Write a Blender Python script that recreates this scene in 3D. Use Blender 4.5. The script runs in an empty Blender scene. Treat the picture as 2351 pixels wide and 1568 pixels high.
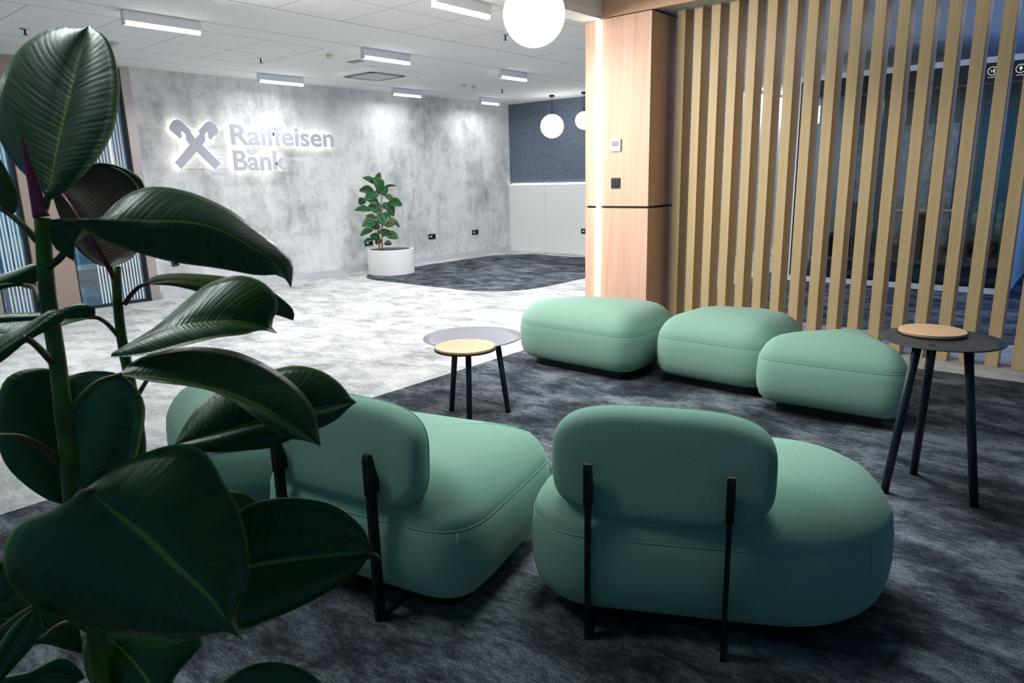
import bpy, bmesh, math, random
from mathutils import Vector, Matrix
random.seed(7)
S = bpy.context.scene
COL = S.collection
# ------------------------------------------------------------------ camera
W, Hh, F = 2351.0, 1568.0, 1591.83
YAW, PIT, ROL = [math.radians(a) for a in (40.2828, 13.1519, -1.35893)]
CAM = Vector((0, 0, 1.35))
fw = Vector((-math.sin(YAW)*math.cos(PIT), math.cos(YAW)*math.cos(PIT), -math.sin(PIT)))
r0 = Vector((math.cos(YAW), math.sin(YAW), 0)); u0 = r0.cross(fw)
rt = r0*math.cos(ROL) + u0*math.sin(ROL); up = rt.cross(fw)
cd = bpy.data.cameras.new('camera'); cam = bpy.data.objects.new('camera', cd); COL.objects.link(cam)
cd.sensor_width = 36; cd.lens = F/W*36; cd.clip_start = .05; cd.clip_end = 80
cam.matrix_world = Matrix((( rt.x, up.x, -fw.x, CAM.x), (rt.y, up.y, -fw.y, CAM.y), (rt.z, up.z, -fw.z, CAM.z), (0, 0, 0, 1)))
cd.dof.use_dof = True; cd.dof.focus_distance = 4.2; cd.dof.aperture_fstop = 11
S.camera = cam
# ------------------------------------------------------------------ world and view
w = bpy.data.worlds.new('world'); S.world = w; w.use_nodes = True
w.node_tree.nodes['Background'].inputs[0].default_value = (.18, .48, .72, 1)
w.node_tree.nodes['Background'].inputs[1].default_value = .26
S.view_settings.view_transform = 'Standard'; S.view_settings.look = 'None'
S.view_settings.exposure = 0.15; S.view_settings.gamma = 1; S.view_settings.use_curve_mapping = False

def area(name, loc, size, power, color=(1, 1, 1), rot=(0, 0, 0), spread=180, sy=None):
    l = bpy.data.lights.new(name, 'AREA'); l.energy = power; l.color = color
    l.shape = 'RECTANGLE'; l.size = size; l.size_y = sy or size; l.spread = math.radians(spread)
    o = bpy.data.objects.new(name, l); COL.objects.link(o); o.location = loc; o.rotation_euler = rot
    return o
# daylight-like blue glow on the right of the glazed booth, dim cool fill over the lounge
area('blue_side_light', (1.3, 8.4, 1.7), 1.2, 38, (.12, .34, 1), (0, math.radians(90), 0), sy=2.0)
def aim(d): return Vector(d).to_track_quat('-Z', 'Y').to_euler()
area('hall_side_fill', (-4.6, 1.9, 2.62), 1.8, 70, (1, .94, .89), aim((.50, .80, -.22)), 100, sy=.5)  # unseen fill from the hall side, added to light the slat fronts
area('lounge_fill', (-1.6, 2.7, 2.93), 1.3, 25, (.88, 1, .96), (0, 0, 0), 80, sy=.9)  # overhead fill without a fitting, added to brighten the seat tops
area('plant_fill', (-2.3, .35, 2.93), .9, 14, (.90, 1, .97), aim((.35, -.05, -1)), 120, sy=.5)  # added fill above the plant, gives the leaves their highlights
area('back_hall_light', (-1.2, 7.6, 2.68), 2.4, 17, (.78, .88, 1), sy=.8)

# ------------------------------------------------------------------ helpers
def ray(x, y): return fw + rt*((x-W/2)/F) + up*((Hh/2-y)/F)
def onz(x, y, z): d = ray(x, y); return CAM + d*((z-CAM.z)/d.z)
def onx(x, y, X): d = ray(x, y); return CAM + d*(X/d.x)
def ony(x, y, Y): d = ray(x, y); return CAM + d*(Y/d.y)
def at(x, y, d): return CAM + ray(x, y)*d

def mat(name, col, rough=.5, metal=0, spec=.5, em=None, ems=0, sheen=0):
    m = bpy.data.materials.new(name); m.use_nodes = True; b = m.node_tree.nodes['Principled BSDF']
    b.inputs['Base Color'].default_value = (*col, 1); b.inputs['Roughness'].default_value = rough
    b.inputs['Metallic'].default_value = metal; b.inputs['Specular IOR Level'].default_value = spec
    if em: b.inputs['Emission Color'].default_value = (*em, 1); b.inputs['Emission Strength'].default_value = ems
    if sheen: b.inputs['Sheen Weight'].default_value = sheen; b.inputs['Sheen Roughness'].default_value = .5
    return m
class NT:
    def __init__(s, m): s.m = m; s.t = m.node_tree; s.b = s.t.nodes['Principled BSDF']; s.co = s.n('ShaderNodeTexCoord').outputs['Object']
    def n(s, k, **kw):
        o = s.t.nodes.new(k)
        for a, v in kw.items(): setattr(o, a, v)
        return o
    def l(s, a, b): s.t.links.new(a, b)
    def put(s, sock, v):
        if hasattr(v, 'is_linked'): s.l(v, sock)
        else: sock.default_value = v
    def math(s, op, a, b=0, c=0, clamp=False):
        o = s.n('ShaderNodeMath', operation=op, use_clamp=clamp)
        for i, v in enumerate((a, b, c)): s.put(o.inputs[i], v)
        return o.outputs[0]
    def mp(s, scale, src=None, rot=(0, 0, 0)):
        o = s.n('ShaderNodeMapping'); s.l(src or s.co, o.inputs[0]); o.inputs['Scale'].default_value = scale; o.inputs['Rotation'].default_value = rot
        return o.outputs[0]
    def noise(s, vec, sc=1, det=4, ro=.6, dist=0):
        o = s.n('ShaderNodeTexNoise'); s.l(vec, o.inputs['Vector']); o.inputs['Scale'].default_value = sc
        o.inputs['Detail'].default_value = det; o.inputs['Roughness'].default_value = ro; o.inputs['Distortion'].default_value = dist
        return o.outputs[0]
    def ramp(s, f, stops):
        o = s.n('ShaderNodeValToRGB'); s.l(f, o.inputs[0]); e = o.color_ramp.elements
        while len(e) < len(stops): e.new(.5)
        for k, (p, c) in enumerate(stops): e[k].position = p; e[k].color = (*c, 1) if len(c) == 3 else c
        return o.outputs[0]
    def rng(s, f, a, b, c=0, d=1, smooth=False):
        o = s.n('ShaderNodeMapRange'); s.l(f, o.inputs[0])
        if smooth: o.interpolation_type = 'SMOOTHSTEP'
        for i, v in enumerate((a, b, c, d)): o.inputs[i+1].default_value = v
        return o.outputs[0]
    def mix(s, f, a, b, mode='MIX'):
        o = s.n('ShaderNodeMix', data_type='RGBA', blend_type=mode)
        s.put(o.inputs[0], f)
        for i, v in ((6, a), (7, b)):
            s.put(o.inputs[i], (*v, 1) if isinstance(v, tuple) and len(v) == 3 else v)
        return o.outputs[2]
    def xyz(s, src=None): o = s.n('ShaderNodeSeparateXYZ'); s.l(src or s.co, o.inputs[0]); return o.outputs
    def col(s, c): s.l(c, s.b.inputs['Base Color'])
    def bump(s, h, st=.2, d=.002):
        o = s.n('ShaderNodeBump'); s.l(h, o.inputs['Height']); o.inputs['Strength'].default_value = st; o.inputs['Distance'].default_value = d
        s.l(o.outputs[0], s.b.inputs['Normal'])

def m_fabric(name, base, dark):
    m = mat(name, base, .9, 0, .15, sheen=.12); t = NT(m)
    f = t.noise(t.mp((1, 1, 1)), 420, 2, .7); g = t.noise(t.mp((1, 1, 1)), 900, 1, .5)
    v = t.math('MULTIPLY', t.math('ADD', f, g), .5)
    t.col(t.ramp(v, [(.36, dark), (.60, base)])); t.bump(v, .22, .001); return m
M = {}
M['fabric'] = m_fabric('green_wool', (.29, .46, .36), (.155, .31, .25))
M['seam'] = m_fabric('green_wool_seam', (.24, .48, .36), (.18, .40, .31))
def m_wood(name, a, b, c, sc=(14, 14, .7), rough=.5):
    m = mat(name, a, rough, 0, .35); t = NT(m)
    n1 = t.noise(t.mp(sc), 1, 6, .65, .8); n2 = t.noise(t.mp((sc[0]*9, sc[1]*9, sc[2]*3)), 1, 3, .6)
    v = t.math('ADD', t.math('MULTIPLY', n1, .7), t.math('MULTIPLY', n2, .3))
    t.col(t.ramp(v, [(.34, c), (.5, a), (.66, b)])); t.bump(n2, .08, .001); return m
M['oak'] = m_wood('pink_oak', (.68, .42, .30), (.76, .49, .365), (.56, .335, .23))
M['oak_flat'] = m_wood('pink_oak_header', (.60, .365, .225), (.68, .44, .285), (.47, .27, .155), sc=(.7, 14, 14))
M['slat'] = m_wood('slat_oak', (.55, .41, .22), (.61, .46, .26), (.48, .35, .175), sc=(60, 60, 1.2))
M['disc'] = m_wood('disc_oak', (.62, .38, .22), (.68, .45, .28), (.54, .32, .18), sc=(3, 40, 10), rough=.4)
M['black'] = mat('black_metal', (.006, .007, .010), .45, 0, .4)
M['tray'] = mat('dark_tray_metal', (.022, .024, .030), .42, 0, .5)
M['tray_g'] = mat('grey_tray_metal', (.20, .20, .25), .38, .1, .5)
M['leg'] = mat('navy_leg_paint', (.006, .012, .026), .35, 0, .5)
M['white'] = mat('white_paint', (.78, .78, .77), .5)
M['whitew'] = mat('white_laminate', (.80, .80, .78), .45)
M['plaster'] = mat('grey_soffit', (.52, .54, .56), .7)
M['plastic'] = mat('white_plastic', (.75, .76, .76), .35)
M['alu'] = mat('light_metal', (.72, .73, .78), .35, .4)
M['socket'] = mat('navy_plastic', (.010, .014, .024), .35)
M['chrome'] = mat('dull_chrome', (.5, .5, .5), .25, 1)
M['skirt'] = mat('grey_skirting', (.56, .57, .60), .4, .1)
M['soil'] = mat('grey_gravel', (.05, .055, .065), .9)
t = NT(M['soil']); v = t.noise(t.mp((1, 1, 1)), 90, 2, .6); t.col(t.ramp(v, [(.35, (.015, .017, .02)), (.65, (.13, .14, .16))])); t.bump(v, .8, .01)
M['pot'] = mat('white_planter', (.80, .79, .78), .45)
M['bark'] = mat('brown_stem', (.16, .075, .03), .6)
M['navyfelt'] = mat('navy_felt', (.1, .13, .17), .95, 0, .1); t = NT(M['navyfelt']); v = t.noise(t.mp((1, 1, 1)), 45, 5, .8); t.col(t.ramp(v, [(.38, (.07, .09, .125)), (.62, (.19, .225, .28))]))
def m_emit(name, c, s): return mat(name, (.8, .8, .8), .5, em=c, ems=s)
M['led'] = m_emit('led_white', (1, 1, 1), 6)
M['globe'] = m_emit('globe_opal', (1, .99, .97), 5)
M['warmled'] = m_emit('led_warm', (1, .90, .80), 14)
# concrete-look plaster
M['concrete'] = mat('concrete_plaster', (.4, .4, .4), .75, 0, .25); t = NT(M['concrete'])
a = t.noise(t.mp((1, 1, .55)), 1.1, 5, .6, .3); b = t.noise(t.mp((7, 7, 1.1)), 1, 6, .7, .4); c = t.noise(t.mp((1, 1, 1)), 55, 4, .75); d = t.noise(t.mp((1, 1, 1)), 4.5, 6, .7, .5)
v = t.math('ADD', t.math('ADD', t.math('MULTIPLY', a, .38), t.math('MULTIPLY', b, .14)), t.math('ADD', t.math('MULTIPLY', c, .24), t.math('MULTIPLY', d, .24)))
t.col(t.ramp(v, [(.38, (.26, .265, .27)), (.455, (.50, .51, .515)), (.52, (.69, .695, .695)), (.62, (.79, .79, .785))])); t.bump(c, .25, .004)
# steel
M['steel'] = mat('brushed_steel', (.46, .42, .39), .34, .85)
M['bronze'] = mat('beige_metal_cladding', (.38, .30, .26), .42, .5)
# ceiling: grey-white panels with fine joints
M['ceiling'] = mat('ceiling_panels', (.72, .74, .74), .8, 0, .2); t = NT(M['ceiling']); X, Y, Z = t.xyz()
def band(v, c, hw): return t.math('COMPARE', v, c, hw)
def rng_in(v, a, b): return t.math('MULTIPLY', t.math('GREATER_THAN', v, a), t.math('LESS_THAN', v, b))
def per(v, o, p, hw): return t.math('LESS_THAN', t.math('ABSOLUTE', t.math('SUBTRACT', t.math('PINGPONG', t.math('SUBTRACT', v, o), p/2), 0)), hw)
def orr(*a):
    r = a[0]
    for q in a[1:]: r = t.math('MAXIMUM', r, q)
    return r
xr = rng_in(X, -5.24, -3.6); yj = per(Y, 3.361, .6577, .003)
reg1 = t.math('MULTIPLY', xr, orr(yj, band(X, -4.59, .003), band(X, -3.94, .003)))
reg2 = t.math('MULTIPLY', t.math('MULTIPLY', rng_in(X, -7.714, -6.388), t.math('LESS_THAN', Y, 4.643)), orr(per(Y, 3.328, .6577, .003), band(X, -7.09, .003)))
frame2 = t.math('MULTIPLY', t.math('LESS_THAN', Y, 4.643), orr(band(X, -7.714, .004), band(X, -6.39, .004)))
frame2b = t.math('MULTIPLY', rng_in(X, -7.714, -6.388), band(Y, 4.643, .004))
reg3 = t.math('MULTIPLY', t.math('MULTIPLY', rng_in(X, -7.9, -6.3), t.math('GREATER_THAN', Y, 7.3)), orr(per(Y, 7.3, 1.1, .003), band(X, -7.71, .003), band(X, -6.39, .003)))
reg4 = t.math('MULTIPLY', t.math('MULTIPLY', t.math('GREATER_THAN', X, -3.2), t.math('GREATER_THAN', Y, 5.9)), orr(per(Y, 6.2, .62, .003), per(X, -3.0, 1.25, .003)))
lines = orr(reg1, reg2, frame2, frame2b, reg3, reg4, band(X, -5.242, .006), band(X, -6.045, .005), band(X, -8.25, .005))
sp = t.noise(t.mp((1, 1, 1)), 30, 3, .6)
t.col(t.mix(lines, t.ramp(sp, [(.3, (.68, .70, .70)), (.7, (.74, .76, .76))]), (.16, .17, .18)))
# carpet tiles: pale field and dark rugs laid into it
M['carpet'] = mat('carpet_tiles', (.3, .3, .3), .95, 0, .1); t = NT(M['carpet']); X, Y, Z = t.xyz()
R45 = math.radians(40)
st = t.noise(t.mp((4, 8, 1), rot=(0, 0, -R45)), 1, 6, .72, .5); big = t.noise(t.mp((1, 1.6, 1)), 2.1, 5, .62, .7); fin = t.noise(t.mp((1, 1, 1)), 230, 2, .8)
fin2 = t.noise(t.mp((22, 55, 1), rot=(0, 0, -R45)), 1, 4, .8)
tx = t.math('FLOOR', t.math('MULTIPLY', X, 2.15)); ty = t.math('FLOOR', t.math('MULTIPLY', Y, 2.15))
cmb = t.n('ShaderNodeCombineXYZ'); t.l(tx, cmb.inputs[0]); t.l(ty, cmb.inputs[1]); wn = t.n('ShaderNodeTexWhiteNoise'); t.l(cmb.outputs[0], wn.inputs[0])
mo = t.math('ADD', t.math('ADD', t.math('MULTIPLY', st, .26), t.math('MULTIPLY', big, .26)), t.math('ADD', t.math('MULTIPLY', fin, .26), t.math('ADD', t.math('MULTIPLY', fin2, .20), t.math('MULTIPLY', wn.outputs[0], .03))))
pale = t.ramp(mo, [(.42, (.22, .23, .24)), (.49, (.44, .45, .455)), (.55, (.62, .62, .61))])
dark = t.ramp(mo, [(.44, (.014, .017, .024)), (.50, (.050, .058, .072)), (.57, (.19, .21, .24))])
def gt(v, a): return t.math('GREATER_THAN', v, a)
def lt(v, a): return t.math('LESS_THAN', v, a)
def AND(*a):
    r = a[0]
    for q in a[1:]: r = t.math('MULTIPLY', r, q)
    return r
rug1 = AND(gt(X, -3.46), lt(Y, 5.385)); rug3 = AND(gt(X, -3.46), gt(Y, 6.52))
# rug 2, a rounded rectangle
cx, cy, hx, hy, rr = -6.93, 8.14, 1.57, 1.90, .75
qx = t.math('MAXIMUM', t.math('SUBTRACT', t.math('ABSOLUTE', t.math('SUBTRACT', X, cx)), hx-rr), 0); qy = t.math('MAXIMUM', t.math('SUBTRACT', t.math('ABSOLUTE', t.math('SUBTRACT', Y, cy)), hy-rr), 0)
rug2 = lt(t.math('SQRT', t.math('ADD', t.math('MULTIPLY', qx, qx), t.math('MULTIPLY', qy, qy))), rr)
t.col(t.mix(orr(rug1, rug2, rug3), pale, dark)); t.bump(fin, .5, .004)
# glass
def m_glass(name, tint, fac_t, rough=.02):
    m = bpy.data.materials.new(name); m.use_nodes = True; tr = m.node_tree; tr.nodes.clear()
    o = tr.nodes.new('ShaderNodeOutputMaterial'); mx = tr.nodes.new('ShaderNodeMixShader'); T = tr.nodes.new('ShaderNodeBsdfTransparent'); G = tr.nodes.new('ShaderNodeBsdfGlossy')
    fr = tr.nodes.new('ShaderNodeFresnel'); fr.inputs[0].default_value = 1.5
    T.inputs[0].default_value = (*tint, 1); G.inputs['Roughness'].default_value = rough
    mt = tr.nodes.new('ShaderNodeMath'); mt.operation = 'MULTIPLY_ADD'; tr.links.new(fr.outputs[0], mt.inputs[0]); mt.inputs[1].default_value = 1; mt.inputs[2].default_value = fac_t
    tr.links.new(mt.outputs[0], mx.inputs[0]); tr.links.new(T.outputs[0], mx.inputs[1]); tr.links.new(G.outputs[0], mx.inputs[2]); tr.links.new(mx.outputs[0], o.inputs[0]); return m
M['glass'] = m_glass('booth_glass', (.62, .70, .75), .05)
M['glass2'] = m_glass('door_glass', (.72, .86, .92), .06)
M['clear'] = m_glass('clear_plastic', (.93, .93, .97), .05)

# geometry ---------------------------------------------------------
def link(name, bm, m, parent=None, smooth=False, loc=None):
    me = bpy.data.meshes.new(name); bm.normal_update(); bm.to_mesh(me); bm.free()
    for x in (m if isinstance(m, (list, tuple)) else [m]): me.materials.append(x)
    if smooth:
        for p in me.polygons: p.use_smooth = True
    o = bpy.data.objects.new(name, me); COL.objects.link(o)
    if parent: o.parent = parent
    if loc is not None: o.location = loc
    return o
def tag(o, label=None, cat=None, group=None, kind=None):
    for k, v in (('label', label), ('category', cat), ('group', group), ('kind', kind)):
        if v: o[k] = v
    return o
def thing(name, label, cat, loc=(0, 0, 0), rz=0, group=None):
    o = bpy.data.objects.new(name, None); COL.objects.link(o); o.location = loc; o.rotation_euler = (0, 0, rz)
    o.empty_display_size = .1
    return tag(o, label, cat, group)
def box(bm, x0, x1, y0, y1, z0, z1, bev=0):
    b2 = bmesh.new()
    v = [b2.verts.new((x, y, z)) for z in (z0, z1) for y in (y0, y1) for x in (x0, x1)]
    for f in ((0, 2, 3, 1), (4, 5, 7, 6), (0, 1, 5, 4), (2, 6, 7, 3), (0, 4, 6, 2), (1, 3, 7, 5)): b2.faces.new([v[i] for i in f])
    if bev: bmesh.ops.bevel(b2, geom=b2.edges[:], offset=bev, segments=2, affect='EDGES', profile=.5)
    me = bpy.data.meshes.new('t'); b2.to_mesh(me); b2.free(); bm.from_mesh(me); bpy.data.meshes.remove(me)
    return bm
def bx(name, m, x0, x1, y0, y1, z0, z1, parent=None, bev=0): return link(name, box(bmesh.new(), x0, x1, y0, y1, z0, z1, bev), m, parent)
def lathe(bm, prof, n=48, cx=0, cy=0, closed=False):
    rings = []
    for r, z in prof:
        rings.append([bm.verts.new((cx+r*math.cos(2*math.pi*i/n), cy+r*math.sin(2*math.pi*i/n), z)) for i in range(n)] if r > 1e-5 else [bm.verts.new((cx, cy, z))])
    for a, b in zip(rings, rings[1:]):
        for i in range(n):
            j = (i+1) % n
            if len(a) == 1 and len(b) == 1: continue
            if len(a) == 1: bm.faces.new((a[0], b[j], b[i]))
            elif len(b) == 1: bm.faces.new((a[i], a[j], b[0]))
            else: bm.faces.new((a[i], a[j], b[j], b[i]))
    bmesh.ops.recalc_face_normals(bm, faces=bm.faces[:])
    return bm
def tube(bm, pts, rads, n=12, cap=True):
    pts = [Vector(p) for p in pts]; rings = []
    if not hasattr(rads, '__len__'): rads = [rads]*len(pts)
    ref = None
    for i, p in enumerate(pts):
        d = (pts[min(i+1, len(pts)-1)] - pts[max(i-1, 0)]).normalized()
        if ref is None: ref = Vector((0, 0, 1)) if abs(d.z) < .9 else Vector((1, 0, 0))
        a = (ref - d*ref.dot(d)).normalized(); b = d.cross(a); ref = a
        rings.append([bm.verts.new(p + (a*math.cos(2*math.pi*k/n) + b*math.sin(2*math.pi*k/n))*rads[i]) for k in range(n)])
    for a, b in zip(rings, rings[1:]):
        for k in range(n): bm.faces.new((a[k], a[(k+1) % n], b[(k+1) % n], b[k]))
    if cap: bm.faces.new(rings[0][::-1]); bm.faces.new(rings[-1])
    return bm
def prism(bm, poly, f, g):
    """poly: 2D points; f, g map (a, b) to the two faces' 3D points"""
    A = [bm.verts.new(f(*p)) for p in poly]; B = [bm.verts.new(g(*p)) for p in poly]
    bm.faces.new(A); bm.faces.new(B[::-1])
    for i in range(len(poly)): j = (i+1) % len(poly); bm.faces.new((A[j], A[i], B[i], B[j]))
    bmesh.ops.recalc_face_normals(bm, faces=bm.faces[:]); return bm
def catmull(pts, n, closed=False):
    """resample a polyline (tuples of any length) smoothly by arc length"""
    P = [tuple(map(float, p)) for p in pts]; k = len(P[0]); m = len(P); out = []
    segs = m if closed else m-1
    for i in range(segs):
        p1, p2 = P[i], P[(i+1) % m]
        p0 = P[(i-1) % m] if (closed or i > 0) else tuple(2*a-b for a, b in zip(p1, p2))
        p3 = P[(i+2) % m] if (closed or i+2 < m) else tuple(2*b-a for a, b in zip(p1, p2))
        for s in range(12):
            q = s/12
            out.append(tuple(.5*((2*p1[j]) + (-p0[j]+p2[j])*q + (2*p0[j]-5*p1[j]+4*p2[j]-p3[j])*q*q + (-p0[j]+3*p1[j]-3*p2[j]+p3[j])*q**3) for j in range(k)))
    out.append(out[0] if closed else P[-1])
    L = [0]
    for a, b in zip(out, out[1:]): L.append(L[-1] + math.dist(a[:2], b[:2]))
    res = []; j = 0
    for i in range(n):
        s = L[-1]*i/(n if closed else n-1)
        while j < len(L)-2 and L[j+1] < s: j += 1
        q = (s-L[j])/max(L[j+1]-L[j], 1e-9); res.append(tuple(a+(b-a)*q for a, b in zip(out[j], out[j+1])))
    return res
def round_poly(vs, rs, n=96):
    pts = []; m = len(vs)
    for i in range(m):
        p = Vector(vs[i]); a = (Vector(vs[i-1])-p); b = (Vector(vs[(i+1) % m])-p); la, lb = a.length, b.length; a.normalize(); b.normalize()
        half = a.angle(b)/2; tlen = min(rs[i]/math.tan(half), la*.49, lb*.49); r = tlen*math.tan(half)
        c = p + (a+b).normalized()*(r/math.sin(half)); s = p+a*tlen-c; e = p+b*tlen-c
        for k in range(9):
            q = k/8; v = s.lerp(e, q); v = v.normalized()*r; pts.append(tuple(c+v))
    L = [0]; P = pts+[pts[0]]
    for a, b in zip(P, P[1:]): L.append(L[-1]+math.dist(a, b))
    out = []; j = 0
    for i in range(n):
        s = L[-1]*i/n
        while L[j+1] < s: j += 1
        q = (s-L[j])/max(L[j+1]-L[j], 1e-9); out.append(tuple(P[j][k]+(P[j+1][k]-P[j][k])*q for k in (0, 1)))
    for _ in range(5): out = [tuple((out[i-1][k]+2*out[i][k]+out[(i+1) % n][k])/4 for k in (0, 1)) for i in range(n)]
    return out

# ================================================================== SETTING
XW, YB, HC = -8.80, 10.46, 2.711
def struct(o): return tag(o, kind='structure')
struct(bx('floor', M['carpet'], -8.9, 5, -3, 16.2, -.1, 0))
struct(bx('wall_left', M['concrete'], XW-.15, XW, 3.68, YB+.15, 0, HC))
struct(bx('wall_back', M['whitew'], XW, -4.7, YB, YB+.15, 0, HC))
struct(bx('trim_1', M['navyfelt'], XW, -4.7, YB-.02, YB, 1.275, HC))
g = bmesh.new(); box(g, XW, -4.7, YB-.05, YB-.001, 0, 1.245); struct(link('trim_2', g, M['whitew']))
bx('trim_3', mat('joint_grey', (.45, .45, .45)), -7.94, -7.935, YB-.051, YB-.0495, 0, 1.245)['kind'] = 'structure'
struct(bx('trim_17', m_emit('ledge_led', (1, .99, .96), 7), XW+.05, -4.75, YB-.045, YB-.022, 1.246, 1.256))
struct(bx('baseboard_left', M['skirt'], XW, XW+.016, 3.70, YB-.05, 0, .088))
struct(bx('ceiling', M['ceiling'], XW-.15, -3.50, -3, 16.2, HC, HC+.1))
struct(bx('ceiling', M['ceiling'], -3.50, 5, 5.95, 16.2, HC, HC+.1))
struct(bx('ceiling', M['plaster'], -3.50, 5, -3, 5.42, 2.98, 3.08))
# bulkhead beam between the two ceilings
struct(bx('trim_4', M['white'], -3.69, -3.505, -3, 5.417, 2.667, 2.98))
# wood header over the slat screen, with grey soffit
struct(bx('trim_5', M['oak_flat'], -3.504, 5, 5.42, 5.46, 2.672, 3.0))
struct(bx('trim_6', M['plaster'], -3.504, 5, 5.46, 5.97, 2.69, 3.0))
# far hall behind the slats
struct(bx('wall_hall', M['white'], -4.85, -4.7, YB+.15, 15.5, 0, HC))
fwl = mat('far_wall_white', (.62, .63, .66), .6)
struct(bx('wall_far', fwl, -7.5, 5, 15.5, 15.6, 0, HC))
sky = m_emit('window_daylight', (.30, .58, 1), 1.3)
for k, (x0, x1) in enumerate(((-6.9, -6.25), (-6.15, -5.5), (-5.4, -4.75), (-4.65, -4.0))):
    f = bx('window_%d' % (k+1), M['black'], x0-.03, x1+.03, 15.44, 15.5, 1.25, 2.42); struct(f)
    bx('pane', sky, x0, x1, 15.42, 15.44, 1.75, 2.38, f); bx('blind', M['white'], x0, x1, 15.42, 15.44, 1.28, 1.70, f)
# far hall wall panels under the windows
for k in range(5):
    struct(bx('trim_%d' % (7+k), M['white'], -7.0, -3.9, 15.40, 15.47, .12+.22*k, .32+.22*k))
# wooden pillar (clad column) that carries the header
pil = thing('wood_clad_pillar', 'pale oak clad square pillar at the end of the slat screen, with a lit strip', 'pillar', (-3.34, 5.7, 0))
def kid(o, p):  # keep world coordinates while parenting
    o.parent = p; o.matrix_parent_inverse = Matrix.Translation(p.location).inverted(); return o
PX0, PX1, PY = -3.668, -3.02, 5.42
kid(bx('core', M['black'], PX0+.015, PX1-.015, PY+.016, 6.10, 0, 2.66), pil)
L0, L1 = -3.553, -3.502
for nm, z0, z1 in (('lower_panel', 0, 1.078), ('upper_panel', 1.098, 2.664)):
    b_ = bmesh.new(); box(b_, PX0, L0, PY, PY+.03, z0, z1); box(b_, L1, PX1, PY, PY+.03, z0, z1)
    box(b_, PX0, PX0+.02, PY+.03, 6.12, z0, z1); box(b_, PX1-.02, PX1, PY+.03, 6.12, z0, z1); kid(link(nm, b_, M['oak']), pil)
kid(bx('led_strip', M['warmled'], L0+.010, L1-.010, PY-.010, PY+.012, 0, 2.66), pil)['label'] = 'glowing white strip'
th = thing('thermostat', 'small white wall thermostat with grey screen, above the light switch on the pillar', 'thermostat', (-3.344, PY, 1.62))
bx('case', M['plastic'], -.052, .052, -.018, -.001, -.052, .052, th, .004); bx('screen', mat('lcd_grey', (.22, .24, .27), .3), -.036, .036, -.0195, -.018, -.008, .034, th)
bx('logo_mark', mat('red_print', (.5, .15, .1), .4), -.02, .02, -.0205, -.0195, -.006, -.001, th)
sw = thing('light_switch', 'black square light switch below the thermostat on the oak pillar', 'light switch', (-3.344, PY, 1.297))
bx('frame', M['socket'], -.045, .045, -.010, -.001, -.045, .045, sw, .003); bx('rocker', M['black'], -.026, .0, -.014, -.010, -.028, .028, sw, .001); bx('rocker', M['black'], .002, .026, -.014, -.010, -.028, .028, sw, .001)

# slats -----------------------------------------------------------
ORD = ['first', 'second', 'third', 'fourth', 'fifth', 'sixth', 'seventh', 'eighth', 'ninth', 'tenth', 'eleventh', 'twelfth', 'thirteenth', 'fourteenth', 'fifteenth', 'sixteenth', 'seventeenth', 'eighteenth', 'nineteenth', 'twentieth', 'twenty-first', 'twenty-second', 'twenty-third']
proto = None
for k in range(20):
    if proto is None: proto = o = bx('wooden_slat', M['slat'], 0, .0745, 0, .17, 0, 2.69, bev=.0015)
    else: o = proto.copy(); COL.objects.link(o)
    o.location = (-2.943+.1525*k, 5.712, 0)
    tag(o, 'upright oak slat of the open screen, %s from the oak clad pillar' % ORD[k], 'slat', 'oak slats of the room divider screen')

# ================================================================== GLASS FRONT ON THE LEFT
tilef = mat('dark_lobby_tiles', (.03, .06, .085), .12); t = NT(tilef); br = t.n('ShaderNodeTexBrick'); t.l(t.mp((1, 1, 1)), br.inputs[0]); br.offset = 0
for i_, v_ in ((1, (.05, .10, .14, 1)), (2, (.035, .075, .11, 1)), (3, (.01, .015, .02, 1))): br.inputs[i_].default_value = v_
br.inputs['Scale'].default_value = 1.7; br.inputs['Mortar Size'].default_value = .012; br.inputs['Row Height'].default_value = 1; br.inputs['Brick Width'].default_value = 1; t.col(br.outputs[0])
struct(bx('floor', tilef, -14, -8.9, -3, 6, -.1, 0))
struct(bx('ceiling', M['white'], -14, XW-.15, -3, 6, HC, HC+.1))
rib = mat('ribbed_blue_wall', (.40, .50, .60), .35); t = NT(rib); X, Y, Z = t.xyz(); ww = t.math('PINGPONG', Y, .04); t.col(t.ramp(t.math('MULTIPLY', ww, 25), [(.2, (.12, .18, .24)), (.5, (.50, .60, .70)), (.9, (.66, .76, .84))]))
struct(bx('wall_lobby', rib, -12.1, -12, -3, 3.9, 0, HC))
struct(bx('wall_lobby_end', M['white'], -12, XW-.15, 5.2, 5.3, 0, HC))
bx('trim_12', M['black'], -12, -11.96, -3, 5.2, .0, .14)['kind'] = 'structure'
area('lobby_light', (-10.4, 2.6, 2.66), 1.5, 60, (.55, .85, 1), sy=3)
struct(bx('trim_13', M['steel'], XW-.12, XW+.012, 3.575, 3.68, 0, HC))
struct(bx('trim_14', M['bronze'], XW-.25, XW+.012, 2.40, 2.80, 0, HC))
struct(bx('trim_15', M['steel'], XW-.12, XW+.02, 1.95, 2.06, 0, HC))
struct(bx('trim_16', M['white'], XW-.15, XW, -3, 3.68, HC-.02, HC))
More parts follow.
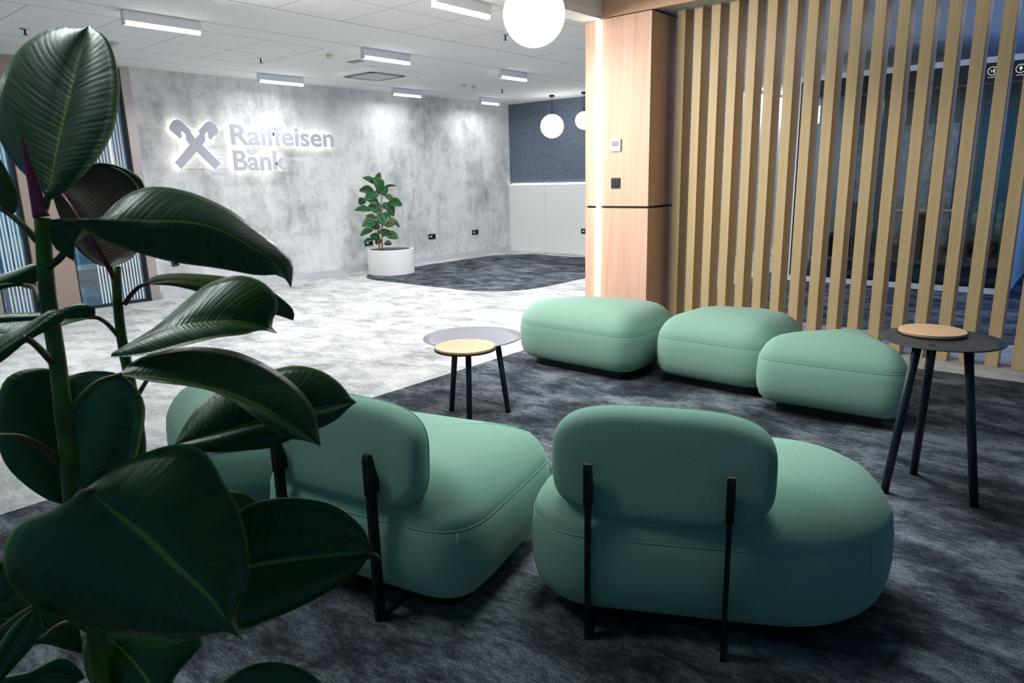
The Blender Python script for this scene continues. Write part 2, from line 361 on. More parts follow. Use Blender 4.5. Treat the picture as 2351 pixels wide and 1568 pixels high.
def glassdoor(y0, y1, nm):
    b_ = bmesh.new(); 
    d_ = bx(nm, M['glass2'], XW-.065, XW-.055, y0+.03, y1-.03, .03, HC-.05); struct(d_)
    fr = bmesh.new(); box(fr, XW-.08, XW-.04, y0, y0+.03, 0, HC-.02); box(fr, XW-.08, XW-.04, y1-.03, y1, 0, HC-.02); box(fr, XW-.08, XW-.04, y0+.03, y1-.03, 0, .03); box(fr, XW-.08, XW-.04, y0+.03, y1-.03, HC-.05, HC-.02)
    link('frame', fr, M['socket'], d_)
    fs = mat('frosted_stripes', (.70, .80, .86), .6); fb = bmesh.new()
    for k in range(14):
        y = y1-.06-k*.035
        if y-.02 > y0+.05: box(fb, XW-.054, XW-.0535, y-.016, y, .04, HC-.06)
    link('frosted_stripes', fb, fs, d_)
    hd = bmesh.new(); box(hd, XW-.04, XW+.01, y0+.06, y0+.09, 1.0, 1.25); link('handle', hd, M['chrome'], d_)
glassdoor(2.80, 3.575, 'door_1'); glassdoor(2.06, 2.40, 'door_2'); glassdoor(.9, 1.95, 'door_3')

# ================================================================== WALL SIGN
XS = XW+.085
sg = thing('wall_sign', 'backlit white crossed gable emblem with two rows of raised lettering on the concrete wall', 'sign', (XW, 4.8, 1.8))
signface = mat('sign_face', (.50, .51, .57), .6); glow = m_emit('sign_glow', (1, .99, .86), 2.3)
EM = [(105, 265), (108, 225), (125, 180), (160, 145), (200, 134), (245, 148), (280, 180), (388, 285), (380, 300), (438, 378), (497, 315), (474, 288), (560, 185), (600, 160), (640, 165), (685, 195), (720, 245), (738, 298), (722, 305), (632, 402), (606, 376), (602, 325), (590, 294), (562, 330), (568, 415), (532, 466), (765, 700), (695, 782), (455, 552), (258, 777), (176, 690), (366, 460), (320, 402), (314, 335), (300, 315), (262, 285), (258, 320), (268, 355), (246, 386), (180, 330)]
EW = [onx(370+x/5.598, 250+y/5.598, XS) for x, y in EM]
b_ = bmesh.new(); prism(b_, [(p.y, p.z) for p in EW], lambda a, c: (XS, a, c), lambda a, c: (XS-.004, a, c)); kid(link('emblem', b_, signface), sg)
b_ = bmesh.new(); prism(b_, [(p.y, p.z) for p in EW], lambda a, c: (XS-.0045, a, c), lambda a, c: (XW+.02, a, c)); kid(link('emblem_edge', b_, glow), sg)
def lettering(txt, y0, y1, z0, cap):
    outs = []
    for nm, m_, ex, off, xx in (('lettering', signface, .002, .010, XS-.002), ('lettering_edge', glow, .030, .011, XS-.0345)):
        cu = bpy.data.curves.new(nm, 'FONT'); cu.body = txt; cu.extrude = ex; cu.offset = off; cu.size = cap/.70; cu.resolution_u = 4
        o = bpy.data.objects.new(nm, cu); COL.objects.link(o); bpy.context.view_layer.update()
        me = bpy.data.meshes.new_from_object(o.evaluated_get(bpy.context.evaluated_depsgraph_get())); bpy.data.objects.remove(o); bpy.data.curves.remove(cu)
        xs = [v.co.x for v in me.vertices]; a_, b2 = min(xs), max(xs); R_ = Matrix(((0, 0, 1, xx), ((y1-y0)/(b2-a_), 0, 0, y0-a_*(y1-y0)/(b2-a_)), (0, 1, 0, z0), (0, 0, 0, 1)))
        me.transform(R_); me.materials.clear(); me.materials.append(m_); o = bpy.data.objects.new(nm, me); COL.objects.link(o); kid(o, sg)
lettering('Raiffeisen', 4.79, 6.38, 1.875, .245); lettering('Bank', 4.79, 5.57, 1.552, .245)
for z_, ya, yb in ((2.05, 4.30, 4.80), (1.885, 4.45, 6.36), (1.75, 4.30, 4.80), (1.575, 4.15, 5.5)):
    kid(bx('rail', M['white'], XW+.03, XW+.04, ya, yb, z_, z_+.012), sg)
for y_, z_ in ((4.2, 2.0), (4.5, 1.65)): kid(bx('bracket', M['white'], XW+.001, XW+.03, y_, y_+.03, z_, z_+.03), sg)

# ================================================================== SOCKETS
def socket(loc, face, label, double=True, group='dark power sockets low on the walls'):
    o = thing('wall_socket', label, 'socket', loc, math.pi/2 if face == 'x' else 0, group)
    w_ = .082 if double else .046
    bx('frame', M['socket'], -w_, w_, -.012, -.001, -.045, .045, o, .003)
    lathe_b = lathe(bmesh.new(), [(.022, 0), (.022, .003), (.018, .003), (.018, -.0005), (0, -.0005)], 24)
    bmesh.ops.rotate(lathe_b, verts=lathe_b.verts[:], cent=(0, 0, 0), matrix=Matrix.Rotation(math.pi/2, 3, 'X')); bmesh.ops.translate(lathe_b, verts=lathe_b.verts[:], vec=(.03 if double else 0, -.0125, 0))
    link('socket_ring', lathe_b, M['black'], o)
    if double: bx('label_plate', M['plastic'], -.05, -.012, -.0135, -.012, -.01, .014, o)
socket((XW, 3.915, .438), 'x', 'single dark square socket on the concrete wall, nearest the steel door post', False)
socket((XW, 6.95, .43), 'x', 'dark socket on the concrete wall, mostly hidden behind the potted plant', True)
socket((XW, 8.318, .425), 'x', 'dark double socket on the concrete wall, first to the right of the planter')
socket((XW, 9.406, .422), 'x', 'dark double socket on the concrete wall, nearest the far corner')
socket((-7.05, YB-.05, .42), 'y', 'dark socket on the white panelled wall, half hidden by the oak pillar')

# ================================================================== CEILING FITTINGS
LAMPS = [(-6.08, 2.55, 3.17, 'nearest the big leaf at the upper left'), (-6.08, 4.89, 5.53, 'beside the square air vent'), (-6.08, 7.06, 7.58, 'third along the inner track, nearest the oak pillar'),
         (-8.28, 5.00, 5.64, 'close to the concrete wall above the sign lettering'), (-8.28, 7.17, 7.73, 'close to the concrete wall, middle of three there'), (-8.28, 9.09, 9.55, 'close to the concrete wall, in the far corner'),
         (-3.98, 3.9, 4.50, 'just left of the big globe, cut by the top edge')]
for x, y0, y1, lb in LAMPS:
    o = thing('linear_ceiling_light', 'slim white linear ceiling light, ' + lb, 'ceiling light', (x, (y0+y1)/2, HC), 0, 'slim linear lights under the ceiling')
    h = (y1-y0)/2
    b_ = bmesh.new(); box(b_, -.028, .028, -h, h, -.078, -.0005); box(b_, -.03, .03, -h, -h+.008, -.108, -.076); box(b_, -.03, .03, h-.008, h, -.108, -.076); link('housing', b_, M['alu'], o)
    bx('diffuser', M['led'], -.024, .024, -h+.009, h-.009, -.106, -.079, o, .006)
    if x < -8:
        l_ = area('lamp_beam', (x+.0, (y0+y1)/2, HC-.112), .05, 9, (.97, .99, 1), (0, math.radians(2), 0), 170, sy=.5)
    else: l_ = area('lamp_beam', (x, (y0+y1)/2, HC-.112), .05, 40, (.98, .99, 1), (0, 0, 0), 170, sy=.5)
# further lamps of the same run, out of the frame but lighting the hall
area('hall_lamp_beam', (-6.1, .8, HC-.05), .1, 30, (.97, .99, 1), sy=.6); area('hall_lamp_beam', (-4.9, 7.6, HC-.05), .1, 40, (.97, .99, 1), sy=.8)
area('far_hall_light', (-5.2, 13.2, HC-.05), 1.5, 230, (.95, .98, 1), sy=3)
def globe(x, y, z, r, top, lb, cord_r=.004):
    o = thing('globe_pendant', lb, 'pendant light', (x, y, top), 0, 'white glass globe pendants'); dz = z-top
    link('ceiling_rose', lathe(bmesh.new(), [(0, 0), (.045, 0), (.045, -.03), (0, -.03)], 24), M['black'], o)
    link('cord', tube(bmesh.new(), [(0, 0, -.03), (0, 0, dz+r+.05)], cord_r, 8), M['black'], o)
    link('cord_grip', lathe(bmesh.new(), [(0, dz+r+.06), (.012, dz+r+.06), (.012, dz+r-.005), (0, dz+r-.005)], 12), M['black'], o)
    pr = [(r*math.sin(math.pi*i/28), dz-r*math.cos(math.pi*i/28)) for i in range(26)] + [(r*.22, dz+r*.972), (0, dz+r*.972)]
    link('globe', lathe(bmesh.new(), pr, 56), M['globe'], o, True)
globe(-7.33, 9.83, 2.21, .195, HC, 'white globe pendant before the navy wall, fully visible'); globe(-6.73, 9.9, 2.265, .142, HC, 'smaller white globe pendant half hidden behind the oak pillar')
gb = at(1226, 33, .19*F/71); globe(gb.x, gb.y, gb.z, .19, 2.98, 'large white globe pendant near the camera, cut by the top edge')
# air vent
v_ = thing('ceiling_air_vent', 'square white ceiling air conditioning vent between the two light tracks', 'air vent', (-7.33, 6.07, HC))
b_ = bmesh.new()
for s_ in range(4):
    q = bmesh.new(); a_, i_ = .40, .27
    vs = [(-a_, -a_, 0), (a_, -a_, 0), (a_-.005, -a_+.005, -.012), (-a_+.005, -a_+.005, -.012)]
    f_ = [q.verts.new(p) for p in vs]; q.faces.new(f_)
    f2 = [q.verts.new(p) for p in ((-a_+.005, -a_+.005, -.012), (a_-.005, -a_+.005, -.012), (i_+.02, -i_-.02, -.045), (-i_-.02, -i_-.02, -.045))]; q.faces.new(f2)
    bmesh.ops.rotate(q, verts=q.verts[:], cent=(0, 0, 0), matrix=Matrix.Rotation(s_*math.pi/2, 3, 'Z')); me = bpy.data.meshes.new('t'); q.to_mesh(me); q.free(); b_.from_mesh(me)
link('frame', b_, M['plastic'], v_)
for s_ in range(4):
    q = bmesh.new(); box(q, -.22, .22, -.295, -.235, -.050, -.044); bmesh.ops.rotate(q, verts=q.verts[:], cent=(0, 0, 0), matrix=Matrix.Rotation(s_*math.pi/2, 3, 'Z')); link('outlet_slot', q, mat('slot_grey', (.12, .14, .15)), v_)
grl = mat('grille', (.62, .64, .64), .6); t = NT(grl); X, Y, Z = t.xyz(); t.col(t.mix(orr(per(X, 0, .02, .004), per(Y, 0, .02, .004)), (.70, .71, .71), (.35, .36, .37)))
bx('grille', grl, -.215, .215, -.215, .215, -.054, -.040, v_, .004)
v2 = tag(bx('service_hatch', mat('hatch_grey', (.20, .22, .23)), -.10, .10, -.05, .05, -.006, -.0005), 'narrow dark slot in the ceiling just left of the air vent', 'hatch'); v2.location = onz(816, 141, HC)
for (px, py), lb in (((56, 68), 'at the far upper left of the photo'), ((598, 136), 'above the concrete wall, left of the air vent'), ((1160, 82), 'just left of the large globe'), ((1153, 208), 'near the far corner of the room')):
    p = onz(px, py-3, HC); o = thing('fire_sprinkler', 'small dark pendent fire sprinkler, ' + lb, 'sprinkler', p, 0, 'ceiling sprinklers')
    link('escutcheon', lathe(bmesh.new(), [(0, 0), (.035, 0), (.03, -.008), (0, -.008)], 20), M['chrome'], o); link('head', tube(bmesh.new(), [(0, 0, -.008), (0, 0, -.05)], .008, 8), M['black'], o); link('deflector', lathe(bmesh.new(), [(0, -.05), (.02, -.05), (.02, -.053), (0, -.053)], 16), M['black'], o)
for (px, py), lb in (((262, 99), 'half hidden behind the top leaf'), ((1064, 196), 'left one of the pair beyond the air vent'), ((1088, 200), 'right one of the pair beyond the air vent'), ((757, 127), 'left of the air vent')):
    p = onz(px, py-3, HC); o = thing('smoke_detector', 'small round white ceiling detector, ' + lb, 'detector', p, 0, 'ceiling detectors')
    link('base', lathe(bmesh.new(), [(0, 0), (.052, 0), (.052, -.012), (0, -.012)], 24), M['plastic'], o); link('head', lathe(bmesh.new(), [(0, -.012), (.04, -.012), (.03, -.045), (.012, -.048), (0, -.048)], 24), mat('cream_plastic', (.62, .60, .50), .4), o, True)

# ================================================================== SEATS
PROF = [(.060, .10), (.056, .07), (.066, .045), (.09, .02), (.13, .006), (.18, 0), (.24, .002), (.279, .008), (.285, .011), (.291, .010), (.32, .024), (.35, .045), (.378, .075), (.40, .115), (.414, .16), (.422, .21), (.427, .27)]
HS = 1.13
def inset(outline, ins):
    n = len(outline); cx = sum(p[0] for p in outline)/n; cy = sum(p[1] for p in outline)/n; rin = min(math.dist(p, (cx, cy)) for p in outline)
    ar = sum(outline[i-1][0]*outline[i][1]-outline[i][0]*outline[i-1][1] for i in range(n)); sg = 1 if ar > 0 else -1; out = []; k = 1-max(ins-.10, 0)/rin; e = min(ins, .10)
    for i in range(n):
        tx, ty = outline[(i+1) % n][0]-outline[i-1][0], outline[(i+1) % n][1]-outline[i-1][1]; l = math.hypot(tx, ty)
        x, y = outline[i][0]-ty/l*sg*e, outline[i][1]+tx/l*sg*e; out.append((cx+(x-cx)*k, cy+(y-cy)*k))
    return out
def upholstery(outline, parent, corner_seams=(), name='seat_cushion'):
    n = len(outline); cx = sum(p[0] for p in outline)/n; cy = sum(p[1] for p in outline)/n
    bm = bmesh.new(); rings = [[bm.verts.new((p[0], p[1], z*HS)) for p in inset(outline, ins)] for z, ins in PROF]; top = rings[-1]
    for q in (.75, .5, .25): rings.append([bm.verts.new((cx+(v.co.x-cx)*q, cy+(v.co.y-cy)*q, HS*(.427+.005*(1-q)))) for v in top])
    for a, b in zip(rings, rings[1:]):
        for i in range(n): j = (i+1) % n; bm.faces.new((a[i], a[j], b[j], b[i]))
    c = bm.verts.new((cx, cy, .433*HS)); a = rings[-1]
    for i in range(n): bm.faces.new((a[i], a[(i+1) % n], c))
    bm.faces.new(rings[0][::-1]); bmesh.ops.recalc_face_normals(bm, faces=bm.faces[:])
    o = kid(link(name, bm, M['fabric'], smooth=True), parent)
    sb = bmesh.new(); pts = [Vector((x, y, .285*HS)) for x, y in inset(outline, .0095)]; tube(sb, pts+[pts[0]], .0018, 6, False)
    for i in corner_seams: tube(sb, [(*inset(outline, ins-.0002)[i], z*HS) for z, ins in PROF[1:8]], .0014, 6)
    link('seam', sb, M['seam'], o, smooth=True)
    pb = bmesh.new(); prism(pb, inset(outline, .115)[::2], lambda a, b: (a, b, 0), lambda a, b: (a, b, .062*HS)); kid(link('plinth', pb, M['black']), parent)
    return o
def near_i(outline, p): return min(range(len(outline)), key=lambda i: math.dist(outline[i], p))
def ottoman(vs, rs, label, seams=()):
    ol = round_poly(vs, rs); cx = sum(p[0] for p in ol)/len(ol); cy = sum(p[1] for p in ol)/len(ol)
    o = thing('upholstered_ottoman', label, 'ottoman', (cx, cy, 0), 0, 'green upholstered ottomans'); upholstery(ol, o, [near_i(ol, s) for s in seams]); return o
ottoman([(-3.465, 3.852), (-2.231, 3.829), (-2.26, 4.62), (-3.08, 4.52)], [.301, .161, .16, .311], 'long mint green ottoman in front of the oak pillar', [(-2.3, 3.86)])
ottoman([(-2.206, 3.999), (-1.41, 3.993), (-1.295, 4.84), (-2.172, 4.596)], [.126, .20, .3, .262], 'square mint green ottoman, middle one of three before the slats', [])
ottoman([(-1.60, 3.80), (-.564, 3.875), (-.985, 4.50)], [.11, .11, .09], 'triangular mint green ottoman with rounded corners, beside the tall side table')
ottoman([(-3.22, 1.28), (-2.62, 1.08), (-2.30, 1.657), (-3.60, 1.75)], [.2, .2, .2, .3], 'pale green ottoman behind the plant leaves, left of the lounge seats')

def backrest(c, ang, wdt, hgt, zc, T, tilt, ex, parent):
    """c: centre xy of the cushion, ang: direction of its width"""
    U = Vector((math.cos(ang), math.sin(ang), 0)); n = Vector((-U.y, U.x, 0)); bm = bmesh.new(); N = 80; rings = []; out = []; e = 2/ex
    for i in range(N):
        a = 2*math.pi*i/N; ca, sa = math.cos(a), math.sin(a); out.append((math.copysign(abs(ca)**e, ca), math.copysign(abs(sa)**e, sa)))
    def P(x, y, d): return Vector((c[0], c[1], zc)) + U*x + Vector((0, 0, 1))*y + n*(d + tilt*y)
    for d, k in ((-1.02, .5), (-1, .78), (-.9, .89), (-.62, .965), (-.25, .995), (0, 1), (.25, .995), (.62, .965), (.9, .89), (1, .78), (1.02, .5)):
        ins = (1-k)*min(wdt, hgt)/2; rings.append([bm.verts.new(P(x*(wdt/2-ins), y*(hgt/2-ins), d*T)) for x, y in out])
    for a, b in zip(rings, rings[1:]):
        for i in range(N): j = (i+1) % N; bm.faces.new((a[i], a[j], b[j], b[i]))
    for R_, d in ((rings[0], -T*1.02), (rings[-1], T*1.02)):
        cen = P(0, 0, d); prev = R_
        for q in (.66, .33):
            nr = [bm.verts.new(cen.lerp(v.co, q)) for v in R_]
            for i in range(N): j = (i+1) % N; bm.faces.new((prev[i], prev[j], nr[j], nr[i]))
            prev = nr
        cc = bm.verts.new(cen)
        for i in range(N): bm.faces.new((prev[i], prev[(i+1) % N], cc))
    bmesh.ops.recalc_face_normals(bm, faces=bm.faces[:]); o = kid(link('backrest', bm, M['fabric'], smooth=True), parent)
    sb = bmesh.new(); ins = .02*min(wdt, hgt)/2; pts = [P(x*(wdt/2-ins), y*(hgt/2-ins), T*.5) for x, y in out]; tube(sb, pts+[pts[0]], .0016, 6, False); link('seam', sb, M['seam'], o, smooth=True)
def blade(c, ang, x, parent):
    """flat steel back support: a bar from the floor and a wedge bracket on the cushion's back"""
    U = Vector((math.cos(ang), math.sin(ang), 0)); n = Vector((-U.y, U.x, 0)); F0 = Vector((c[0], c[1], 0)) + U*x - n*.078
    bm = bmesh.new()
    for th, prof in ((.007, [(-.020, 0), (.24, 0), (.24, .012), (.016, .012), (.014, .46), (-.020, .46)]), (.011, [(-.020, .43), (.034, .43), (.032, .445), (.002, .555), (-.006, .563), (-.014, .560), (-.020, .545)])):
        b2 = bmesh.new(); prism(b2, prof, lambda a, z: F0 - U*th + n*a + Vector((0, 0, z)), lambda a, z: F0 + U*th + n*a + Vector((0, 0, z)))
        me = bpy.data.meshes.new('t'); b2.to_mesh(me); b2.free(); bm.from_mesh(me)
    kid(link('back_support', bm, M['black']), parent)
def lounge(vs, rs, c, ang, wdt, hgt, zc, T, tilt, ex, xs, label, seams=()):
    ol = round_poly(vs, rs); cx = sum(p[0] for p in ol)/len(ol); cy = sum(p[1] for p in ol)/len(ol)
    o = thing('lounge_seat', label, 'lounge seat', (cx, cy, 0), 0, 'green lounge seats with low backrests'); upholstery(ol, o, [near_i(ol, s) for s in seams])
    backrest(c, ang, wdt, hgt, zc, T, tilt, ex, o)
    for x in xs: blade(c, ang, x, o)
lounge([(-1.505, 1.289), (-.256, 1.937), (-.483, 2.562), (-1.142, 2.302)], [.30, .371, .342, .296], (-.883, 1.688), .408, .632, .332, .54, .052, .089, 3.42, (-.195, .195), 'oval green lounge seat with a low backrest, nearest the tall side table', [(-1.36, 1.44), (-.36, 1.98)])
lounge([(-2.139, 1.117), (-1.298, 1.296), (-1.483, 2.009), (-2.541, 1.73)], [.20, .146, .06, .30], (-1.785, 1.248), .181, .661, .335, .528, .047, .063, 3.79, (-.215, .18), 'square green lounge seat with a low backrest, partly behind the plant', [(-1.34, 1.31)])

# ================================================================== SIDE TABLES
def side_table(top_c, R, zt, wood_c, Rw, feet, label, tray):
    o = thing('side_table', label, 'side table', (top_c[0], top_c[1], 0), 0, 'three legged metal side tables with oak discs')
    link('tray_top', lathe(bmesh.new(), [(0, zt-.004), (R*.80, zt-.004), (R*.985, zt+.004), (R, zt+.006), (R, zt+.0085), (R*.80, zt), (0, zt)], 96), tray, o, True)
    wx, wy = wood_c[0]-top_c[0], wood_c[1]-top_c[1]
    link('wooden_disc', lathe(bmesh.new(), [(0, zt+.003), (Rw-.003, zt+.003), (Rw, zt+.006), (Rw, zt+.015), (Rw-.002, zt+.017), (0, zt+.017)], 80, wx, wy), M['disc'], o)
    link('disc_seat', lathe(bmesh.new(), [(0, zt-.003), (Rw+.006, zt-.003), (Rw+.006, zt+.0025), (0, zt+.0025)], 80, wx, wy), M['black'], o)
    for fx, fy, tx_, ty_ in feet:
        link('leg', tube(bmesh.new(), [(fx-top_c[0], fy-top_c[1], 0), (fx-top_c[0], fy-top_c[1], .004), (tx_-top_c[0], ty_-top_c[1], zt-.004)], [.0135, .0165, .0165], 16), M['leg'], o, True)
def leg_pts(bpx, tpx, zt):
    a = onz(*bpx, 0); b = onz(*tpx, zt); return (a.x, a.y, b.x, b.y)
Lz = .435; a, b = onz(974, 776, Lz), onz(1198, 776, Lz); c = (a+b)/2; wl, wr = onz(1000, 794, Lz+.015), onz(1137, 794, Lz+.015); wc = (wl+wr)/2
side_table((c.x, c.y), (a-b).length/2, Lz, (wc.x, wc.y), (wl-wr).length/2, [leg_pts((1037, 943), (1045, 795), Lz), leg_pts((1078, 962), (1075, 800), Lz), leg_pts((1167, 946), (1143, 792), Lz)], 'low grey metal side table with an offset oak disc, beside the long ottoman', M['tray_g'])
Hz = .685; a, b = onz(2018, 768, Hz), onz(2315, 797, Hz); c = (a+b)/2; wl, wr = onz(2062, 752, Hz+.015), onz(2222, 764, Hz+.015); wc = (wl+wr)/2
side_table((c.x, c.y), (a-b).length/2, Hz, (wc.x, wc.y), (wl-wr).length/2, [leg_pts((2097, 1088), (2140, 795), Hz), leg_pts((2236, 1163), (2224, 800), Hz), leg_pts((2030, 1130), (2106, 795), Hz)], 'tall black metal side table with an offset oak disc, beside the slats', M['tray'])

# ================================================================== MEETING BOOTH BEHIND THE SLATS
bo = thing('meeting_booth', 'glazed black and white office booth behind the oak slats, with round icons above its glass', 'booth', (-1.85, 9.9, 0))
X0, X1, Y0, Y1, Z1 = -3.02, -.69, 9.05, 11.4, 2.47
K = lambda o: kid(o, bo)
b_ = bmesh.new(); box(b_, X0, X0+.03, Y0, Y1, .01, Z1, .0); box(b_, X1-.03, X1, Y0, Y1, .01, Z1); box(b_, X0+.03, X1-.03, Y0, Y1, .01, .075); box(b_, X0+.03, X1-.03, Y0, Y1, Z1-.06, Z1); box(b_, X0+.03, X1-.03, Y1-.05, Y1, .075, Z1-.06); K(link('shell', b_, M['whitew']))
b_ = bmesh.new(); box(b_, X0+.031, X0+.075, Y0+.01, Y0+.05, .076, Z1-.061); box(b_, X1-.075, X1-.031, Y0+.01, Y0+.05, .076, Z1-.061); box(b_, X0+.075, X1-.075, Y0+.01, Y0+.05, .076, .12); box(b_, X0+.075, X1-.075, Y0+.01, Y0+.05, Z1-.25, Z1-.061)
box(b_, -2.40, -2.35, Y0+.01, Y0+.05, .12, Z1-.25); box(b_, -1.53, -1.49, Y0+.01, Y0+.05, .12, Z1-.25); K(link('door_frame', b_, M['black']))
for xa, xb in ((X0+.075, -2.40), (-2.35, -1.53), (-1.49, X1-.075)): K(bx('glass_panel', M['glass'], xa, xb, Y0+.028, Y0+.034, .12, Z1-.25))
felt = mat('grey_booth_felt', (.16, .17, .19), .9); K(bx('back_panel', felt, X0+.031, X1-.031, Y1-.08, Y1-.051, .076, Z1-.061))
felt2 = mat('pale_booth_felt', (.42, .43, .45), .9); t = NT(felt2); v = t.noise(t.mp((1, 1, 1)), 8, 5, .7); t.col(t.ramp(v, [(.4, (.26, .27, .29)), (.6, (.50, .51, .53))]))
K(bx('acoustic_panel', felt2, -2.36, -1.62, Y1-.11, Y1-.081, .30, 1.95)); K(bx('acoustic_panel', felt2, -2.95, -2.60, Y1-.11, Y1-.081, .90, 2.0))
K(bx('acoustic_panel', mat('blue_booth_felt', (.05, .16, .26), .9), -1.35, -.75, Y1-.11, Y1-.081, .7, 2.1))
K(bx('booth_carpet', mat('booth_carpet', (.02, .025, .04), .95), X0+.031, X1-.031, Y0+.06, Y1-.12, .076, .085))
b_ = bmesh.new(); box(b_, -2.25, -1.45, 10.3, 10.95, .80, .83); tb = K(link('booth_table', b_, M['disc'])); b_ = bmesh.new(); box(b_, -1.9, -1.8, 10.6, 10.7, .085, .80); link('pedestal', b_, M['black'], tb).matrix_parent_inverse = Matrix.Identity(4)
for xa, xb in ((-2.93, -2.45), (-1.3, -.80)):
    b_ = bmesh.new(); box(b_, xa, xb, 9.9, 11.0, .085, .52, .03); s_ = K(link('bench', b_, mat('dark_bench_fabric', (.03, .035, .05), .9)))
K(bx('reflection_line', m_emit('booth_reflection', (1, 1, 1), 3), X0+.20, X0+.215, Y0+.4, Y0+.42, .25, 2.2))  # glowing bar standing in for a bright reflection in the booth glass
area('booth_lamp', (-1.85, 10.2, 2.38), .5, 16, (.80, .90, 1))
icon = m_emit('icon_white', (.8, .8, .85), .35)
for px, py, kind in ((2279, 163, 'k'), (2344, 157, 'p')):
    c = ony(px, py, Y0+.008); b_ = bmesh.new(); R_ = .043
    for i in range(28):
        a0, a1 = 2*math.pi*i/28, 2*math.pi*(i+1)/28
        vs = [b_.verts.new((c.x+r_*math.cos(a), c.y, c.z+r_*math.sin(a))) for r_, a in ((R_, a0), (R_, a1), (R_-.004, a1), (R_-.004, a0))]; b_.faces.new(vs)
    def seg(p, q, w_=.0035):
        p = Vector((c.x+p[0], c.y, c.z+p[1])); q = Vector((c.x+q[0], c.y, c.z+q[1])); d = (q-p).normalized(); n_ = Vector((-d.z, 0, d.x))*w_/2; b_.faces.new([b_.verts.new(v) for v in (p+n_, q+n_, q-n_, p-n_)])
    if kind == 'k': seg((-.016, .012), (-.004, 0)); seg((-.016, -.012), (-.004, 0)); seg((.004, 0), (.014, .02)); seg((.004, 0), (.014, -.02)); seg((.016, -.022), (.016, .022))
    else: seg((0, -.028), (0, .0)); seg((-.012, .002), (.012, .002), .014); seg((-.007, .008), (-.007, .026)); seg((.007, .008), (.007, .026))
    seg((-.035, -.062), (.035, -.062), .003)
    bmesh.ops.solidify(b_, geom=b_.faces[:], thickness=.001); K(link('icon_print', b_, icon))

# ================================================================== PLANTS
def m_leaf(name, a, b, rib, rough, bot=False):
    m = mat(name, a, rough, 0, .45); t = NT(m); uv = t.n('ShaderNodeTexCoord').outputs['UV']; U, V, _ = t.xyz(uv)
    s = t.math('SUBTRACT', t.math('MULTIPLY', U, 2), 1); ab = t.math('ABSOLUTE', s)
    vein = t.math('SINE', t.math('MULTIPLY', t.math('SUBTRACT', V, t.math('MULTIPLY', ab, .13)), 210))
    cmb = t.n('ShaderNodeCombineXYZ'); t.l(t.math('MULTIPLY', U, 1.2), cmb.inputs[0]); t.l(t.math('SUBTRACT', V, t.math('MULTIPLY', ab, .13)), cmb.inputs[1])
    st = t.noise(t.mp((2.5, 34, 1), cmb.outputs[0]), 1, 3, .6)
    big = t.noise(t.mp((1, 1, 1)), 9, 3, .5)
    c = t.mix(t.rng(st, .35, .65), a, b); c = t.mix(t.math('MULTIPLY', big, .5), c, tuple(x*.45 for x in a))
    mr = t.math('SUBTRACT', 1, t.rng(ab, .018, .038)); ed = t.rng(ab, .955, .985)
    c = t.mix(t.math('MAXIMUM', mr, t.math('MULTIPLY', ed, .7)), c, rib); t.col(c)
    h = t.math('ADD', t.math('MULTIPLY', vein, .10), t.math('MULTIPLY', st, .9)); h = t.math('ADD', h, t.math('MULTIPLY', t.rng(ab, 0, .08), .6)); t.bump(h, .42 if not bot else .25, .0016)
    t.l(t.rng(st, .3, .7, rough-.06, rough+.12), t.b.inputs['Roughness'])
    return m
M['leaf_t'] = m_leaf('rubber_leaf_top', (.007, .062, .010), (.015, .105, .022), (.17, .24, .02), .33)
M['leaf_b'] = m_leaf('rubber_leaf_underside', (.06, .10, .015), (.08, .13, .025), (.14, .17, .03), .5, True)
M['leaf_br'] = m_leaf('rubber_leaf_brown_underside', (.07, .035, .012), (.09, .045, .015), (.16, .02, .015), .5, True)
M['leaf_s'] = m_leaf('small_rubber_leaf_top', (.012, .085, .020), (.020, .12, .03), (.10, .20, .03), .3)
def m_stem(name, a, b, c):
    m = mat(name, a, .5); t = NT(m); v = t.noise(t.mp((1, 1, 1)), 16, 4, .6); t.col(t.ramp(v, [(.36, c), (.5, a), (.64, b)])); return m
M['stem'] = m_stem('green_stem', (.07, .15, .012), (.11, .21, .02), (.075, .060, .018))
M['petiole'] = m_stem('petiole', (.11, .09, .02), (.10, .15, .02), (.09, .04, .02))
M['redp'] = mat('red_petiole', (.20, .012, .018), .4); M['sheath'] = mat('pink_sheath', (.40, .04, .10), .45)

